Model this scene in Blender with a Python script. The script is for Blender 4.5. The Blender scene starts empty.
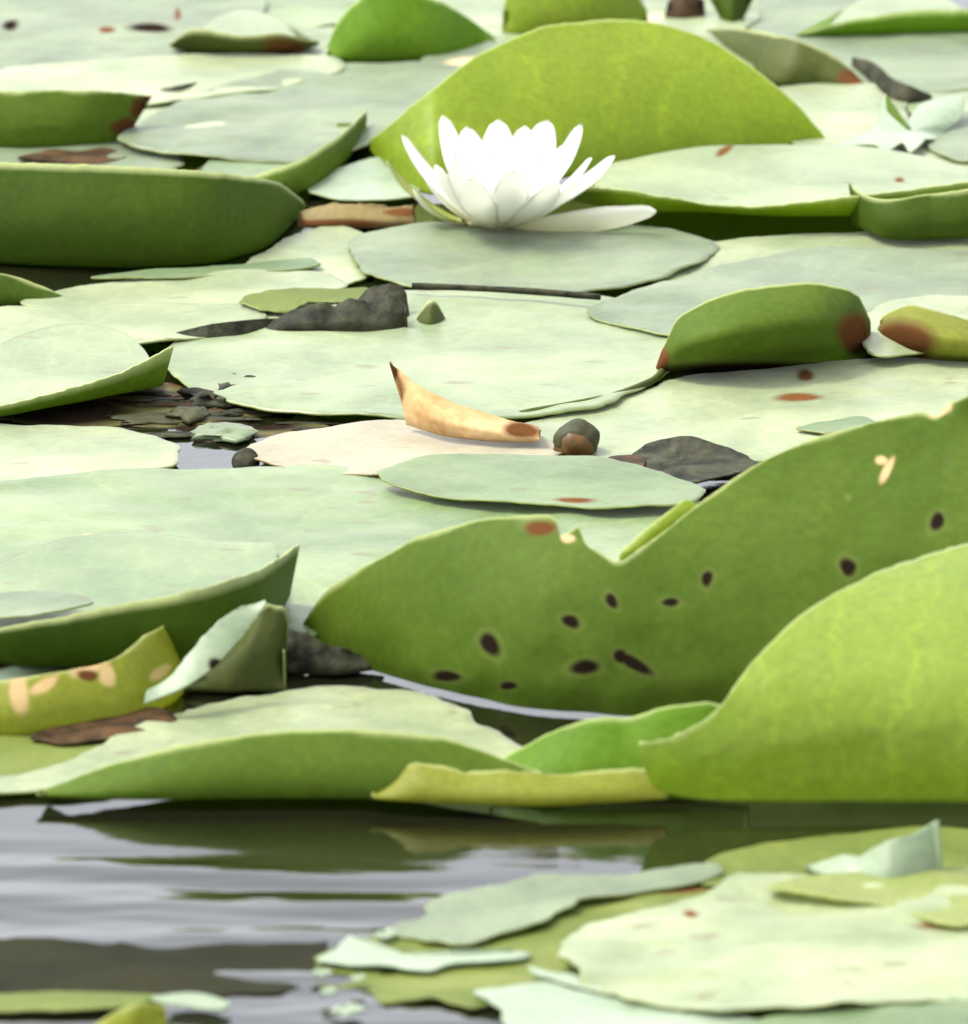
import bpy, math, random
import numpy as np
from mathutils import Vector, noise

# ------------------------------------------------------------------ camera, sky, sun, exposure
W, H = 968, 1024
sc = bpy.context.scene
COL = sc.collection
PITCH = math.radians(14.0)
CAM = np.array([0.0, -4.75, 1.19])
TANV = math.tan(math.radians(2.7))
cd = bpy.data.cameras.new("camera"); cam = bpy.data.objects.new("camera", cd); COL.objects.link(cam)
cam.location = CAM; cam.rotation_euler = (math.pi/2 - PITCH, 0, 0)
cd.sensor_fit = 'VERTICAL'; cd.sensor_height = 24.0; cd.lens = 12.0/TANV
cd.clip_start = 0.05; cd.clip_end = 3000
cd.dof.use_dof = True; cd.dof.focus_distance = 5.05; cd.dof.aperture_fstop = 14.0
sc.camera = cam

SUN_EL, SUN_AZ = 60.0, -78.0          # azimuth measured from straight behind the scene (+y), to the right
world = bpy.data.worlds.new("World"); sc.world = world; world.use_nodes = True
wn = world.node_tree; bgn = wn.nodes["Background"]
sky = wn.nodes.new("ShaderNodeTexSky"); sky.sky_type = 'NISHITA'; sky.sun_disc = False
sky.sun_elevation = math.radians(SUN_EL); sky.sun_rotation = math.radians(SUN_AZ)
sky.air_density = 1.0; sky.dust_density = 3.5; sky.ozone_density = 1.0
hs = wn.nodes.new("ShaderNodeHueSaturation"); hs.inputs["Saturation"].default_value = 0.24   # thin bright cloud
wn.links.new(sky.outputs[0], hs.inputs["Color"]); wn.links.new(hs.outputs[0], bgn.inputs["Color"])
bgn.inputs["Strength"].default_value = 0.15
sd = bpy.data.lights.new("sun", 'SUN'); sd.energy = 1.15; sd.angle = math.radians(11.0); sd.color = (1.0, 0.955, 0.87)
sun = bpy.data.objects.new("sun", sd); COL.objects.link(sun)
_el, _az = math.radians(SUN_EL), math.radians(SUN_AZ)
sdir = Vector((math.sin(_az)*math.cos(_el), math.cos(_az)*math.cos(_el), math.sin(_el)))
sun.rotation_euler = sdir.to_track_quat('Z', 'Y').to_euler()
sc.view_settings.view_transform = 'Standard'; sc.view_settings.look = 'None'
sc.view_settings.gamma = 1.0; sc.view_settings.exposure = 1.64
sc.cycles.use_denoising = True
sc.cycles.max_bounces = 10; sc.cycles.diffuse_bounces = 5; sc.cycles.transmission_bounces = 6
sc.render.filter_size = 2.2

# ------------------------------------------------------------------ from picture to place
FWD = np.array([0, math.cos(PITCH), -math.sin(PITCH)]); UP = np.array([0, math.sin(PITCH), math.cos(PITCH)])
def ray(px, py):
    return FWD + np.array([1, 0, 0])*((px-W/2)/H*2*TANV) + UP*(-(py-H/2)/H*2*TANV)
def gnd(px, py, z=0.0):
    d = ray(px, py); return CAM + d*((z-CAM[2])/d[2])
def vert(px, py, pyb):
    d = ray(px, py); Y = gnd(px, pyb)[1]; return CAM + d*((Y-CAM[1])/d[1])
def proj(p):
    v = p-CAM; f = v@FWD
    return W/2 + v[..., 0]/f*H/(2*TANV), H/2 - (v@UP)/f*H/(2*TANV)

def depth_row(p):
    return proj(np.array([p[0], p[1], 0.]))[1]
def pchip(t, y, tq):
    h = np.diff(t); d = np.diff(y, axis=0)/h[:, None]
    m = np.zeros_like(y)
    if len(t) > 2:
        w1 = (2*h[1:]+h[:-1])[:, None]; w2 = (h[1:]+2*h[:-1])[:, None]
        with np.errstate(divide='ignore', invalid='ignore'):
            mm = (w1+w2)/(w1/d[:-1]+w2/d[1:])
        m[1:-1] = np.where(d[:-1]*d[1:] > 0, mm, 0)
    m[0] = d[0]; m[-1] = d[-1]
    m = np.nan_to_num(m)
    k = np.clip(np.searchsorted(t, tq, side='right')-1, 0, len(t)-2)
    s = ((tq-t[k])/h[k])[:, None]; hk = h[k][:, None]
    return ((1+2*s)*(1-s)**2*y[k] + s*(1-s)**2*hk*m[k] + s*s*(3-2*s)*y[k+1] + s*s*(s-1)*hk*m[k+1])
def catmull(t, y, tq):
    m = np.gradient(y, t, axis=0, edge_order=1)
    k = np.clip(np.searchsorted(t, tq, side='right')-1, 0, len(t)-2)
    h = np.diff(t); s = ((tq-t[k])/h[k])[:, None]; hk = h[k][:, None]
    return ((1+2*s)*(1-s)**2*y[k] + s*(1-s)**2*hk*m[k]*.85 + s*s*(3-2*s)*y[k+1] + s*s*(s-1)*hk*m[k+1]*.85)
def chord(p):
    d = np.maximum(np.linalg.norm(np.diff(p, axis=0), axis=1), 1e-6)
    t = np.concatenate([[0], np.cumsum(d)]); return t/t[-1]
def resample(pts, n):
    a = np.array([(q[0], q[1], q[2] if len(q) > 2 else np.nan) for q in pts], float)
    t = chord(a[:, :2])
    if np.isnan(a[:, 2]).any() and not np.isnan(a[:, 2]).all():
        a[:, 2] = np.where(np.isnan(a[:, 2]), a[:, 1], a[:, 2])
    return catmull(t, a, np.linspace(0, 1, n))

def resx(pts, n):
    a = np.array([(q[0], q[1], q[2] if len(q) > 2 else np.nan) for q in pts], float)
    if np.isnan(a[:, 2]).any() and not np.isnan(a[:, 2]).all():
        a[:, 2] = np.where(np.isnan(a[:, 2]), a[:, 1], a[:, 2])
    t = (a[:, 0]-a[0, 0])/(a[-1, 0]-a[0, 0])
    return pchip(t, a, np.linspace(0, 1, n))

def nz(p, s, seed):
    return noise.noise(Vector((p[0]*s+seed*7.3, p[1]*s-seed*3.1, p[2]*s+seed)))

# ------------------------------------------------------------------ materials
def lin(r, g, b):
    f = lambda c: c/12.92 if c <= .04045 else ((c+.055)/1.055)**2.4
    return (f(r/255), f(g/255), f(b/255), 1)
MATS = {}
def leafmat(name, col, col2, trans=.2, tcol=(.35, .55, .08), rough=.45, spec=.5, sheen=0., scale=12., blot=.56, bump=.15, fleck=.0, vein=.22, margin=None):
    if margin is None: margin = not any(k in name for k in ('dead', 'rust', 'sunk', 'dry', 'tan', 'silver', 'bud'))
    if name in MATS: return MATS[name]
    m = bpy.data.materials.new(name); m.use_nodes = True; MATS[name] = m
    nt = m.node_tree; N = nt.nodes; L = nt.links
    out = N["Material Output"]; bs = N["Principled BSDF"]
    tc = N.new("ShaderNodeTexCoord")
    n1 = N.new("ShaderNodeTexNoise"); n1.inputs["Scale"].default_value = scale; n1.inputs["Detail"].default_value = 5; n1.inputs["Roughness"].default_value = .6
    L.new(tc.outputs["Object"], n1.inputs["Vector"])
    cr = N.new("ShaderNodeValToRGB"); cr.color_ramp.elements[0].position = .5-.28*blot; cr.color_ramp.elements[1].position = .5+.28*blot
    cr.color_ramp.elements[0].color = (*col[:3], 1); cr.color_ramp.elements[1].color = (*col2[:3], 1)
    L.new(n1.outputs["Fac"], cr.inputs["Fac"])
    # fine mottling
    n2 = N.new("ShaderNodeTexNoise"); n2.inputs["Scale"].default_value = 260; n2.inputs["Detail"].default_value = 3
    L.new(tc.outputs["Object"], n2.inputs["Vector"])
    mr = N.new("ShaderNodeMapRange"); mr.inputs[1].default_value = .3; mr.inputs[2].default_value = .7; mr.inputs[3].default_value = .9; mr.inputs[4].default_value = 1.1
    L.new(n2.outputs["Fac"], mr.inputs[0])
    mx = N.new("ShaderNodeMixRGB"); mx.blend_type = 'MULTIPLY'; mx.inputs["Fac"].default_value = 1
    L.new(cr.outputs["Color"], mx.inputs["Color1"]); L.new(mr.outputs[0], mx.inputs["Color2"])
    # brown flecks of wear
    n3 = N.new("ShaderNodeTexNoise"); n3.inputs["Scale"].default_value = 80; n3.inputs["Detail"].default_value = 2
    mp = N.new("ShaderNodeMapping"); mp.inputs["Scale"].default_value = (.55, 1.0, 1); mp.inputs["Location"].default_value = (hash(name) % 91*.37 if False else len(name)*.73, .4, 0)
    L.new(tc.outputs["Object"], mp.inputs["Vector"]); L.new(mp.outputs[0], n3.inputs["Vector"])
    fr = N.new("ShaderNodeMapRange"); fr.inputs[1].default_value = .65; fr.inputs[2].default_value = .72; fr.inputs[4].default_value = fleck
    L.new(n3.outputs["Fac"], fr.inputs[0])
    def over(prev, colour, fac):
        q = N.new("ShaderNodeMixRGB"); q.inputs["Color2"].default_value = colour
        L.new(prev, q.inputs["Color1"]); L.new(fac, q.inputs["Fac"]); return q.outputs["Color"]
    c = over(mx.outputs["Color"], (.10, .055, .02, 1), fr.outputs[0])
    mat_ = N.new("ShaderNodeAttribute"); mat_.attribute_name = 'margin'
    mf = N.new("ShaderNodeMath"); mf.operation = 'MULTIPLY'; mf.inputs[1].default_value = .75; L.new(mat_.outputs["Fac"], mf.inputs[0])
    if margin: c = over(c, (.46, .50, .22, 1), mf.outputs[0])
    for an, colr in (("halo", (.22, .24, .07, 1)), ("tan", (.62, .42, .22, 1)), ("brown", (.13, .055, .02, 1)), ("dark", (.018, .012, .008, 1))):
        at = N.new("ShaderNodeAttribute"); at.attribute_name = an
        c = over(c, colr, at.outputs["Fac"])
        if an == "dark": dk = at.outputs["Fac"]
        if an == "brown": bk = at.outputs["Fac"]
    # radiating veins
    ax = N.new("ShaderNodeAttribute"); ax.attribute_name = 'vx'; ay = N.new("ShaderNodeAttribute"); ay.attribute_name = 'vy'
    def M(op, a, b=None):
        q = N.new("ShaderNodeMath"); q.operation = op
        for i, v in ((0, a), (1, b)):
            if v is None: continue
            if isinstance(v, (int, float)): q.inputs[i].default_value = v
            else: L.new(v, q.inputs[i])
        return q.outputs[0]
    an_ = M('ARCTAN2', ay.outputs["Fac"], ax.outputs["Fac"])
    wob = M('MULTIPLY', M('SUBTRACT', n1.outputs["Fac"], .5), 1.1)
    ln = M('ABSOLUTE', M('SINE', M('MULTIPLY', M('ADD', an_, wob), 8.5)))
    mv = N.new("ShaderNodeMapRange"); mv.inputs[1].default_value = .0; mv.inputs[2].default_value = .22; mv.inputs[3].default_value = 1; mv.inputs[4].default_value = 0
    L.new(ln, mv.inputs[0])
    r2 = M('ADD', M('MULTIPLY', ax.outputs["Fac"], ax.outputs["Fac"]), M('MULTIPLY', ay.outputs["Fac"], ay.outputs["Fac"]))
    vf = M('MULTIPLY', mv.outputs[0], M('MULTIPLY', M('GREATER_THAN', r2, .01), vein))
    vl = N.new("ShaderNodeMixRGB"); vl.blend_type = 'MULTIPLY'; vl.inputs["Color2"].default_value = (1.45, 1.4, 1.3, 1)
    L.new(c, vl.inputs["Color1"]); L.new(vf, vl.inputs["Fac"]); c = vl.outputs["Color"]
    L.new(c, bs.inputs["Base Color"])
    bs.inputs["Roughness"].default_value = rough; bs.inputs["Specular IOR Level"].default_value = spec
    for base_v, sock in ((spec, 'Specular IOR Level'), (sheen, 'Sheen Weight')):      # rotten tissue is matt, as is shade painted with the same mask
        q = N.new("ShaderNodeMapRange"); q.inputs[3].default_value = base_v; q.inputs[4].default_value = 0
        mq = N.new("ShaderNodeMath"); mq.operation = 'MAXIMUM'; L.new(dk, mq.inputs[0]); L.new(bk, mq.inputs[1])
        L.new(mq.outputs[0], q.inputs[0]); L.new(q.outputs[0], bs.inputs[sock])
    bs.inputs["Sheen Weight"].default_value = sheen; bs.inputs["Sheen Roughness"].default_value = .35
    bs.inputs["Sheen Tint"].default_value = (1.0, 1.0, .88, 1)
    bp = N.new("ShaderNodeBump"); bp.inputs["Strength"].default_value = bump; bp.inputs["Distance"].default_value = .004
    n4 = N.new("ShaderNodeTexNoise"); n4.inputs["Scale"].default_value = 70; n4.inputs["Detail"].default_value = 4
    L.new(tc.outputs["Object"], n4.inputs["Vector"]); L.new(n4.outputs["Fac"], bp.inputs["Height"]); L.new(bp.outputs[0], bs.inputs["Normal"])
    if trans > 0:
        tr = N.new("ShaderNodeBsdfTranslucent")
        tm = N.new("ShaderNodeMixRGB"); tm.blend_type = 'MULTIPLY'; tm.inputs["Fac"].default_value = 1; tm.inputs["Color1"].default_value = (*tcol, 1)
        L.new(mr.outputs[0], tm.inputs["Color2"])
        td = over(over(tm.outputs["Color"], (.10, .05, .015, 1), bk), (.01, .008, .005, 1), dk); L.new(td, tr.inputs["Color"])
        ms = N.new("ShaderNodeMixShader"); ms.inputs[0].default_value = trans
        L.new(bs.outputs[0], ms.inputs[1]); L.new(tr.outputs[0], ms.inputs[2]); L.new(ms.outputs[0], out.inputs["Surface"])
    return m

G = lambda r, g, b: (r, g, b)
# upper faces: waxy, bloom-covered; under faces: greener
TOP = {
 'cream': leafmat('leaf_top_cream', G(0.1376,0.1814,0.0707), G(0.2925,0.3363,0.1661), .10, rough=.4, sheen=.45, fleck=.6, vein=.4),
 'pale':  leafmat('leaf_top_pale',  G(0.1071,0.1559,0.0576), G(0.2471,0.2989,0.1422), .10, rough=.4, sheen=.42, fleck=.5, vein=.4),
 'green': leafmat('leaf_top_green', G(0.0561,0.1087,0.025), G(0.1272,0.1893,0.0626), .12, rough=.43, sheen=.32, fleck=.5, vein=.4),
 'grey':  leafmat('leaf_top_grey',  G(0.0688,0.1029,0.0451), G(0.1619,0.2103,0.106), .10, rough=.45, sheen=.3, fleck=.4, vein=.4),
 'pgreen':leafmat('leaf_top_soft_green', G(0.0591,0.1162,0.028), G(0.1878,0.2517,0.0979), .1, rough=.42, sheen=.42, fleck=.5, scale=9., vein=.4),
 'teal':  leafmat('leaf_top_teal',  G(0.166,0.2296,0.1398), G(0.2453,0.3142,0.2028), .08, rough=.4, sheen=.4),
 'lime':  leafmat('leaf_top_lime',  G(.22,.26,.06), G(.30,.34,.10), .45, G(.62,.74,.12), rough=.45, sheen=.3),
 'pink':  leafmat('leaf_top_pink',  G(0.2274,0.1933,0.1154), G(0.2992,0.2706,0.1761), .08, rough=.5, sheen=.4, fleck=.5),
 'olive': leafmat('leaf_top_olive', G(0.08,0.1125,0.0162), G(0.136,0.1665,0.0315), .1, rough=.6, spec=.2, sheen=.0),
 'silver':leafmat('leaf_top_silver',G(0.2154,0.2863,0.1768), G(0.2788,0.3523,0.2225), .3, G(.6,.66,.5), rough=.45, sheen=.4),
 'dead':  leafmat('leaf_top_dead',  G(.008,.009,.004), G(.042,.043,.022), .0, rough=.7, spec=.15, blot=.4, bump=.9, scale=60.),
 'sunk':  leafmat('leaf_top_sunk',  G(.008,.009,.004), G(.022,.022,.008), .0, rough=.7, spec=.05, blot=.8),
 'rust':  leafmat('leaf_top_rust',  G(.020,.012,.005), G(.08,.042,.016), .05, rough=.6, spec=.12, blot=.4, bump=.8, scale=50.),
 'dry':   leafmat('leaf_top_dry',   G(.46,.27,.10), G(.66,.47,.24), .25, G(.7,.46,.18), rough=.65, spec=.2, scale=30., vein=.5),
}
UND = {
 'green': leafmat('leaf_under_green', G(0.0596,0.1027,0.0088), G(0.0864,0.1339,0.0139), .30, G(.44,.62,.07), rough=.6, spec=.1),
 'dark':  leafmat('leaf_under_dark',  G(0.0343,0.0653,0.0051), G(0.054,0.0898,0.0078), .22, G(.34,.5,.06), rough=.6, spec=.1),
 'olive': leafmat('leaf_under_olive', G(0.0413,0.0562,0.009), G(0.075,0.09,0.0165), .14, G(.34,.42,.06), rough=.6, spec=.2),
 'lime':  leafmat('leaf_under_lime',  G(0.1833,0.2469,0.0126), G(0.2334,0.291,0.0202), .46, G(.60,.82,.06), rough=.5, spec=.3, vein=.5),
 'arch':  leafmat('leaf_under_arch', G(0.1754,0.2506,0.0158), G(0.2281,0.297,0.0252), .42, G(.60,.82,.06), rough=.42, spec=.45, sheen=.5, vein=.5),
 'bright':leafmat('leaf_under_bright',G(0.0921,0.1782,0.0101), G(0.1304,0.2268,0.0185), .40, G(.5,.78,.10), rough=.5, spec=.1),
 'yellow':leafmat('leaf_under_yellow',G(0.1782,0.1925,0.0158), G(0.2349,0.2511,0.0324), .42, G(.68,.70,.08), rough=.55, spec=.25),
 'tan':   leafmat('leaf_under_tan',   G(.16,.12,.045), G(.24,.19,.07), .1, G(.4,.3,.1), rough=.65, spec=.2),
 'amber': leafmat('bud_amber', G(.045,.022,.005), G(.11,.055,.010), .0, rough=.5, spec=.3, scale=60.),
 'deadgreen': leafmat('bud_sepal', G(.018,.020,.006), G(.045,.046,.014), .0, rough=.6, spec=.25),
 'dead':  TOP['dead'], 'rust': TOP['rust'], 'sunk': TOP['sunk'], 'dry': TOP['dry'], 'silver': TOP['silver'],
}
EDGE = leafmat('leaf_edge', G(.26,.30,.09), G(.34,.37,.14), .3, G(.6,.66,.15), rough=.5, spec=.3)

# ------------------------------------------------------------------ builders
def tag(o, label, cat, group=None, kind=None):
    if label: o['label'] = label
    if cat: o['category'] = cat
    if group: o['group'] = group
    if kind: o['kind'] = kind
    return o
def link(name, me, parent=None, loc=None):
    o = bpy.data.objects.new(name, me); COL.objects.link(o)
    if parent: o.parent = parent
    if loc is not None: o.location = loc
    return o
GROUP_PADS = 'lily pads floating on the pond'

def sheet(name, P, quads, rimloop, top, und, th=.0009, spots=(), parent=None, origin=None, vein=None, margin=None):
    """a leaf blade with a real thickness: P top points, quads, rim = ordered border vertex ids"""
    me = bpy.data.meshes.new(name); me.from_pydata([tuple(p) for p in P], [], [q for q in quads]); me.update()
    nrm = np.zeros(len(P)*3); me.vertex_normals.foreach_get('vector', nrm); nrm = nrm.reshape(-1, 3)
    bpy.data.meshes.remove(me)
    n = len(P); B = P - nrm*th
    allp = np.vstack([P, B])
    if origin is None: origin = np.array([P[:, 0].mean(), P[:, 1].mean(), max(0., P[:, 2].min())])
    faces = [tuple(q) for q in quads] + [tuple(i+n for i in reversed(q)) for q in quads]
    nr = len(rimloop)
    faces += [(rimloop[(i+1) % nr], rimloop[i], rimloop[i]+n, rimloop[(i+1) % nr]+n) for i in range(nr)]
    me = bpy.data.meshes.new(name); me.from_pydata([tuple(p-origin) for p in allp], [], faces)
    me.materials.append(top); me.materials.append(und)
    me.materials.append(EDGE if und.name not in ('leaf_top_dead','leaf_top_rust','leaf_top_sunk','leaf_top_dry','leaf_top_silver','white_petal','leaf_under_tan') else und)
    nq = sum(1 for q in quads if len(set(q)) > 2)
    for i, p in enumerate(me.polygons):
        p.use_smooth = True; p.material_index = 0 if i < nq else (1 if i < 2*nq else 2)
    if margin is not None:
        at = me.attributes.new('margin', 'FLOAT', 'POINT'); at.data.foreach_set('value', np.concatenate([margin, margin]))
    if vein is not None:
        for an, v in (('vx', vein[0]), ('vy', vein[1])):
            at = me.attributes.new(an, 'FLOAT', 'POINT'); at.data.foreach_set('value', np.concatenate([v, v]))
    if spots:
        X, Y = proj(allp)
        for kind in ('dark', 'tan', 'brown', 'halo'):
            v = np.zeros(len(allp))
            for s in spots:
                if s[4] != kind and not (kind == 'halo' and s[4] == 'dark'): continue
                k = 1.4 if (kind == 'halo' and s[4] == 'dark') else 1.0
                ang = s[5] if len(s) > 5 else 0.
                dx, dy = X-s[0], Y-s[1]; ca, sa = math.cos(ang), math.sin(ang)
                u, w = (dx*ca+dy*sa)/(s[2]*k), (-dx*sa+dy*ca)/(s[3]*k)
                wob = .10*np.sin(np.arctan2(w, u)+s[0])+.10*np.sin(2*np.arctan2(w, u)+s[1])+.05*np.sin(3*np.arctan2(w, u)+s[0]*2)
                d = np.sqrt(u*u+w*w)*(1+wob)
                v = np.maximum(v, np.clip((1.2-d)/.5, 0, 1)*(.35 if kind == 'halo' else 1))
            at = me.attributes.new(kind, 'FLOAT', 'POINT'); at.data.foreach_set('value', v)
    me.validate(); me.update()
    return link(name, me, parent, origin)

_seed = [1]
def blob(name, label, outline, top, und='green', z=5, c=None, p=4., wav=.0010, edge=.0012, N=170, M=22, spots=(), cat='lily pad', group=GROUP_PADS, parent=None, th=.0009, zmin=.0012):
    """a floating blade from its outline; outline points with a third value stand up at that depth"""
    _seed[0] += 1; sd_ = _seed[0]; z0 = z/1000.
    O = []
    for q in outline:
        O.append(vert(*q) if len(q) > 2 else gnd(q[0], q[1], z0))
    O = np.array(O); C = gnd(c[0], c[1], z0) if c else np.array([O[:, 0].mean(), O[:, 1].mean(), z0])
    K = len(O); per = np.vstack([O[-2:], O, O[:3]])
    d = np.maximum(np.linalg.norm(np.diff(per, axis=0), axis=1), 1e-6)**.75
    t = np.concatenate([[0], np.cumsum(d)])
    tq = np.linspace(t[2], t[K+2], N, endpoint=False)
    R = catmull(t, per, tq)
    # fine irregular border
    for i in range(N):
        v = R[i]-C; l = np.linalg.norm(v[:2])+1e-9
        k = nz(R[i], 40, sd_)*edge*2.2 + nz(R[i], 110, sd_)*edge*1.2 + nz(R[i], 300, sd_+5)*edge*.6
        R[i, :2] += v[:2]/l*k
    rr = np.linspace(0, 1, M+1)[1:]**.8
    P = [C]; quads = []
    for r in rr:
        for i in range(N):
            q = C + (R[i]-C)*r
            q[2] = z0 + (R[i, 2]-z0)*r**p
            q[2] += (nz(q, 17, sd_)*1.9+nz(q, 48, sd_+9)*.8)*wav*min(1, r*2)
            P.append(q)
    P = np.array(P); P[:, 2] = np.maximum(P[:, 2], zmin)
    # counter-clockwise check
    a = np.sum(R[:, 0]*np.roll(R[:, 1], -1)-np.roll(R[:, 0], -1)*R[:, 1])
    for i in range(N): quads.append((0, 1+i, 1+(i+1) % N))
    for m in range(M-1):
        o0, o1 = 1+m*N, 1+(m+1)*N
        for i in range(N): quads.append((o0+i, o1+i, o1+(i+1) % N, o0+(i+1) % N))
    loop = [1+(M-1)*N+i for i in range(N)]
    if a < 0: quads = [tuple(reversed(q)) for q in quads]; loop = loop[::-1]
    vr = np.concatenate([[0], np.repeat(rr, N)]); va = np.concatenate([[0], np.tile(np.arange(N)*2*math.pi/N, M)])
    o = sheet(name, P, quads, loop, TOP[top], UND[und], th, spots, parent, vein=(vr*np.cos(va), vr*np.sin(va)))
    if not parent: tag(o, label, cat, group)
    return o

def stand(name, label, base, top, tm, um, bulge=8, lean=-6, back=0, z=2, face='under', N=110, M=26, wav=.0010, spots=(), cat='lily pad', group=GROUP_PADS, parent=None, prof=None, th=.0009, edge=.0006, curl=0., bs=(.72, .92), hump=.6, planar=0, byx=False):
    """a blade (or raised rim) standing from base line to top line; back = flat part lying behind it"""
    _seed[0] += 1; sd_ = _seed[0]
    bulge *= .3
    b = (resx if byx else resample)(base, N); t = (resx if byx else resample)(top, N)
    bd = np.where(np.isnan(b[:, 2]), b[:, 1], b[:, 2])
    # a base lifted to z mm stands at the depth where its foot is
    bd = np.array([bd[j] if not math.isnan(b[j, 2]) else depth_row(gnd(b[j, 0], b[j, 1], z/1000.)) for j in range(N)])
    rows = []
    lp = np.linspace(0, 1, N)
    if back:
        cx = b[:, 0].mean()
        for k, s in ((1.0, bs[0]), (.5, bs[1])):
            hp = np.sin(np.pi*np.clip(lp, 0, 1))**hump
            rows.append([gnd(cx+(b[j, 0]-cx)*s, (b[j, 1] if math.isnan(b[j, 2]) else b[j, 2])-back*k*hp[j]-.5, z/1000.) for j in range(N)])
    nb = len(rows)
    ks = (0, .12, .3, .5, .7, .85, .94, 1.)
    for k in ks:
        row = []
        for j in range(N):
            px = b[j, 0]+(t[j, 0]-b[j, 0])*k; py = b[j, 1]+(t[j, 1]-b[j, 1])*k
            e = math.sin(math.pi*lp[j])**.5 if bulge else 0
            tb = t[j, 2] if not math.isnan(t[j, 2]) else bd[j]+lean*min(1, 4*e)
            kk = k**(1+curl)
            pyb = bd[j]+(tb-bd[j])*kk + bulge*e*math.sin(math.pi*k**.8)
            if planar:
                f = min(1.2, max(0, (bd[j]-py)/planar)); pyb = bd[j]+lean*f**(1+curl)+bulge*math.sin(math.pi*min(1, f))
            q = gnd(px, py, z/1000.) if (k == 0 and math.isnan(b[j, 2])) else vert(px, py, pyb)
            row.append(q)
        rows.append(row)
    A = np.array(rows)                       # rows x N x 3
    tt = np.concatenate([[0], np.cumsum(np.maximum(np.linalg.norm(np.diff(A, axis=0), axis=2).mean(axis=1), 1e-5))]); tt /= tt[-1]
    Mq = M + (8 if back else 0)
    tq = np.linspace(0, 1, Mq)
    P = pchip(tt, A.reshape(len(A), -1), tq).reshape(Mq, N, 3)
    for i in range(Mq):
        for j in range(N):
            q = P[i, j]; P[i, j] += np.array([0, 1, .25])*(nz(q, 16, sd_)*1.6+nz(q, 50, sd_+3)*.5)*wav
        # border irregularity on the top line
    for j in range(N):
        P[-1, j, 2] += nz(P[-1, j], 120, sd_)*edge + nz(P[-1, j], 320, sd_)*edge*.7; P[-2, j, 2] += nz(P[-1, j], 120, sd_)*edge*.6
    P[:, :, 2] = np.maximum(P[:, :, 2], .0008)
    idx = lambda i, j: i*N+j
    quads = [(idx(i, j), idx(i+1, j), idx(i+1, j+1), idx(i, j+1)) for i in range(Mq-1) for j in range(N-1)]
    loop = [idx(0, j) for j in range(N-1, -1, -1)] + [idx(i, 0) for i in range(1, Mq)] + [idx(Mq-1, j) for j in range(1, N)] + [idx(i, N-1) for i in range(Mq-2, 0, -1)]
    if face == 'top': quads = [tuple(reversed(q)) for q in quads]; loop = loop[::-1]
    top_d = np.linalg.norm(P-P[-1][None], axis=2)           # distance to the free edge
    mg = np.clip(1-top_d/(.0022+.0012*np.sin(np.arange(N)*.11+sd_)[None]), 0, 1)
    gv, gu = np.meshgrid(np.linspace(0, 1, Mq), np.linspace(-.8, .8, N), indexing='ij')
    o = sheet(name, P.reshape(-1, 3), quads, loop, TOP[tm], UND[um], th, spots, parent, vein=(gu.ravel(), (.4+.6*gv).ravel()), margin=mg.ravel())
    if not parent: tag(o, label, cat, group)
    return o

def tube(name, pts, rad, mat, parent=None, label=None, cat=None, seg=10, n=24, z=0):
    _seed[0] += 1
    A = np.array([gnd(q[0], q[1], (q[2] if len(q) > 2 else 4)/1000.) for q in pts]); t = chord(A); C = catmull(t, A, np.linspace(0, 1, n))
    V = []; F = []
    for i in range(n):
        d = C[min(i+1, n-1)]-C[max(i-1, 0)]; d /= np.linalg.norm(d)
        u = np.cross(d, [0, 0, 1]); u /= np.linalg.norm(u); w = np.cross(u, d)
        r = rad*(1+.2*nz(C[i], 60, _seed[0]))
        for k in range(seg):
            a = 2*math.pi*k/seg; V.append(C[i]+(u*math.cos(a)+w*math.sin(a))*r)
    for i in range(n-1):
        for k in range(seg): F.append((i*seg+k, i*seg+(k+1) % seg, (i+1)*seg+(k+1) % seg, (i+1)*seg+k))
    F.append(tuple(range(seg))[::-1]); F.append(tuple((n-1)*seg+k for k in range(seg)))
    o0 = C.mean(axis=0)
    me = bpy.data.meshes.new(name); me.from_pydata([tuple(v-o0) for v in V], [], F); me.materials.append(mat)
    for p in me.polygons: p.use_smooth = True
    o = link(name, me, parent, o0)
    if label: tag(o, label, cat)
    return o

def lump(name, c, r, squash, amp, mat, parent=None, freq=60, lat=18, lon=28, lift=0.):
    """irregular rounded solid; r = (rx, ry, rz) metres around point c"""
    _seed[0] += 1; s = _seed[0]; V = []; F = []
    for i in range(lat+1):
        th = math.pi*i/lat
        for j in range(lon):
            a = 2*math.pi*j/lon
            d = np.array([math.sin(th)*math.cos(a), math.sin(th)*math.sin(a), math.cos(th)])
            q = d*np.array(r); k = 1+amp*nz(q, freq, s)+amp*.5*nz(q, freq*2.3, s+4)
            V.append(tuple(q*k))
    for i in range(lat):
        for j in range(lon): F.append((i*lon+j, (i+1)*lon+j, (i+1)*lon+(j+1) % lon, i*lon+(j+1) % lon))
    me = bpy.data.meshes.new(name); me.from_pydata(V, [], F); me.materials.append(mat)
    for p in me.polygons: p.use_smooth = True
    me.validate(); me.update()
    return link(name, me, parent, c)

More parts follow.
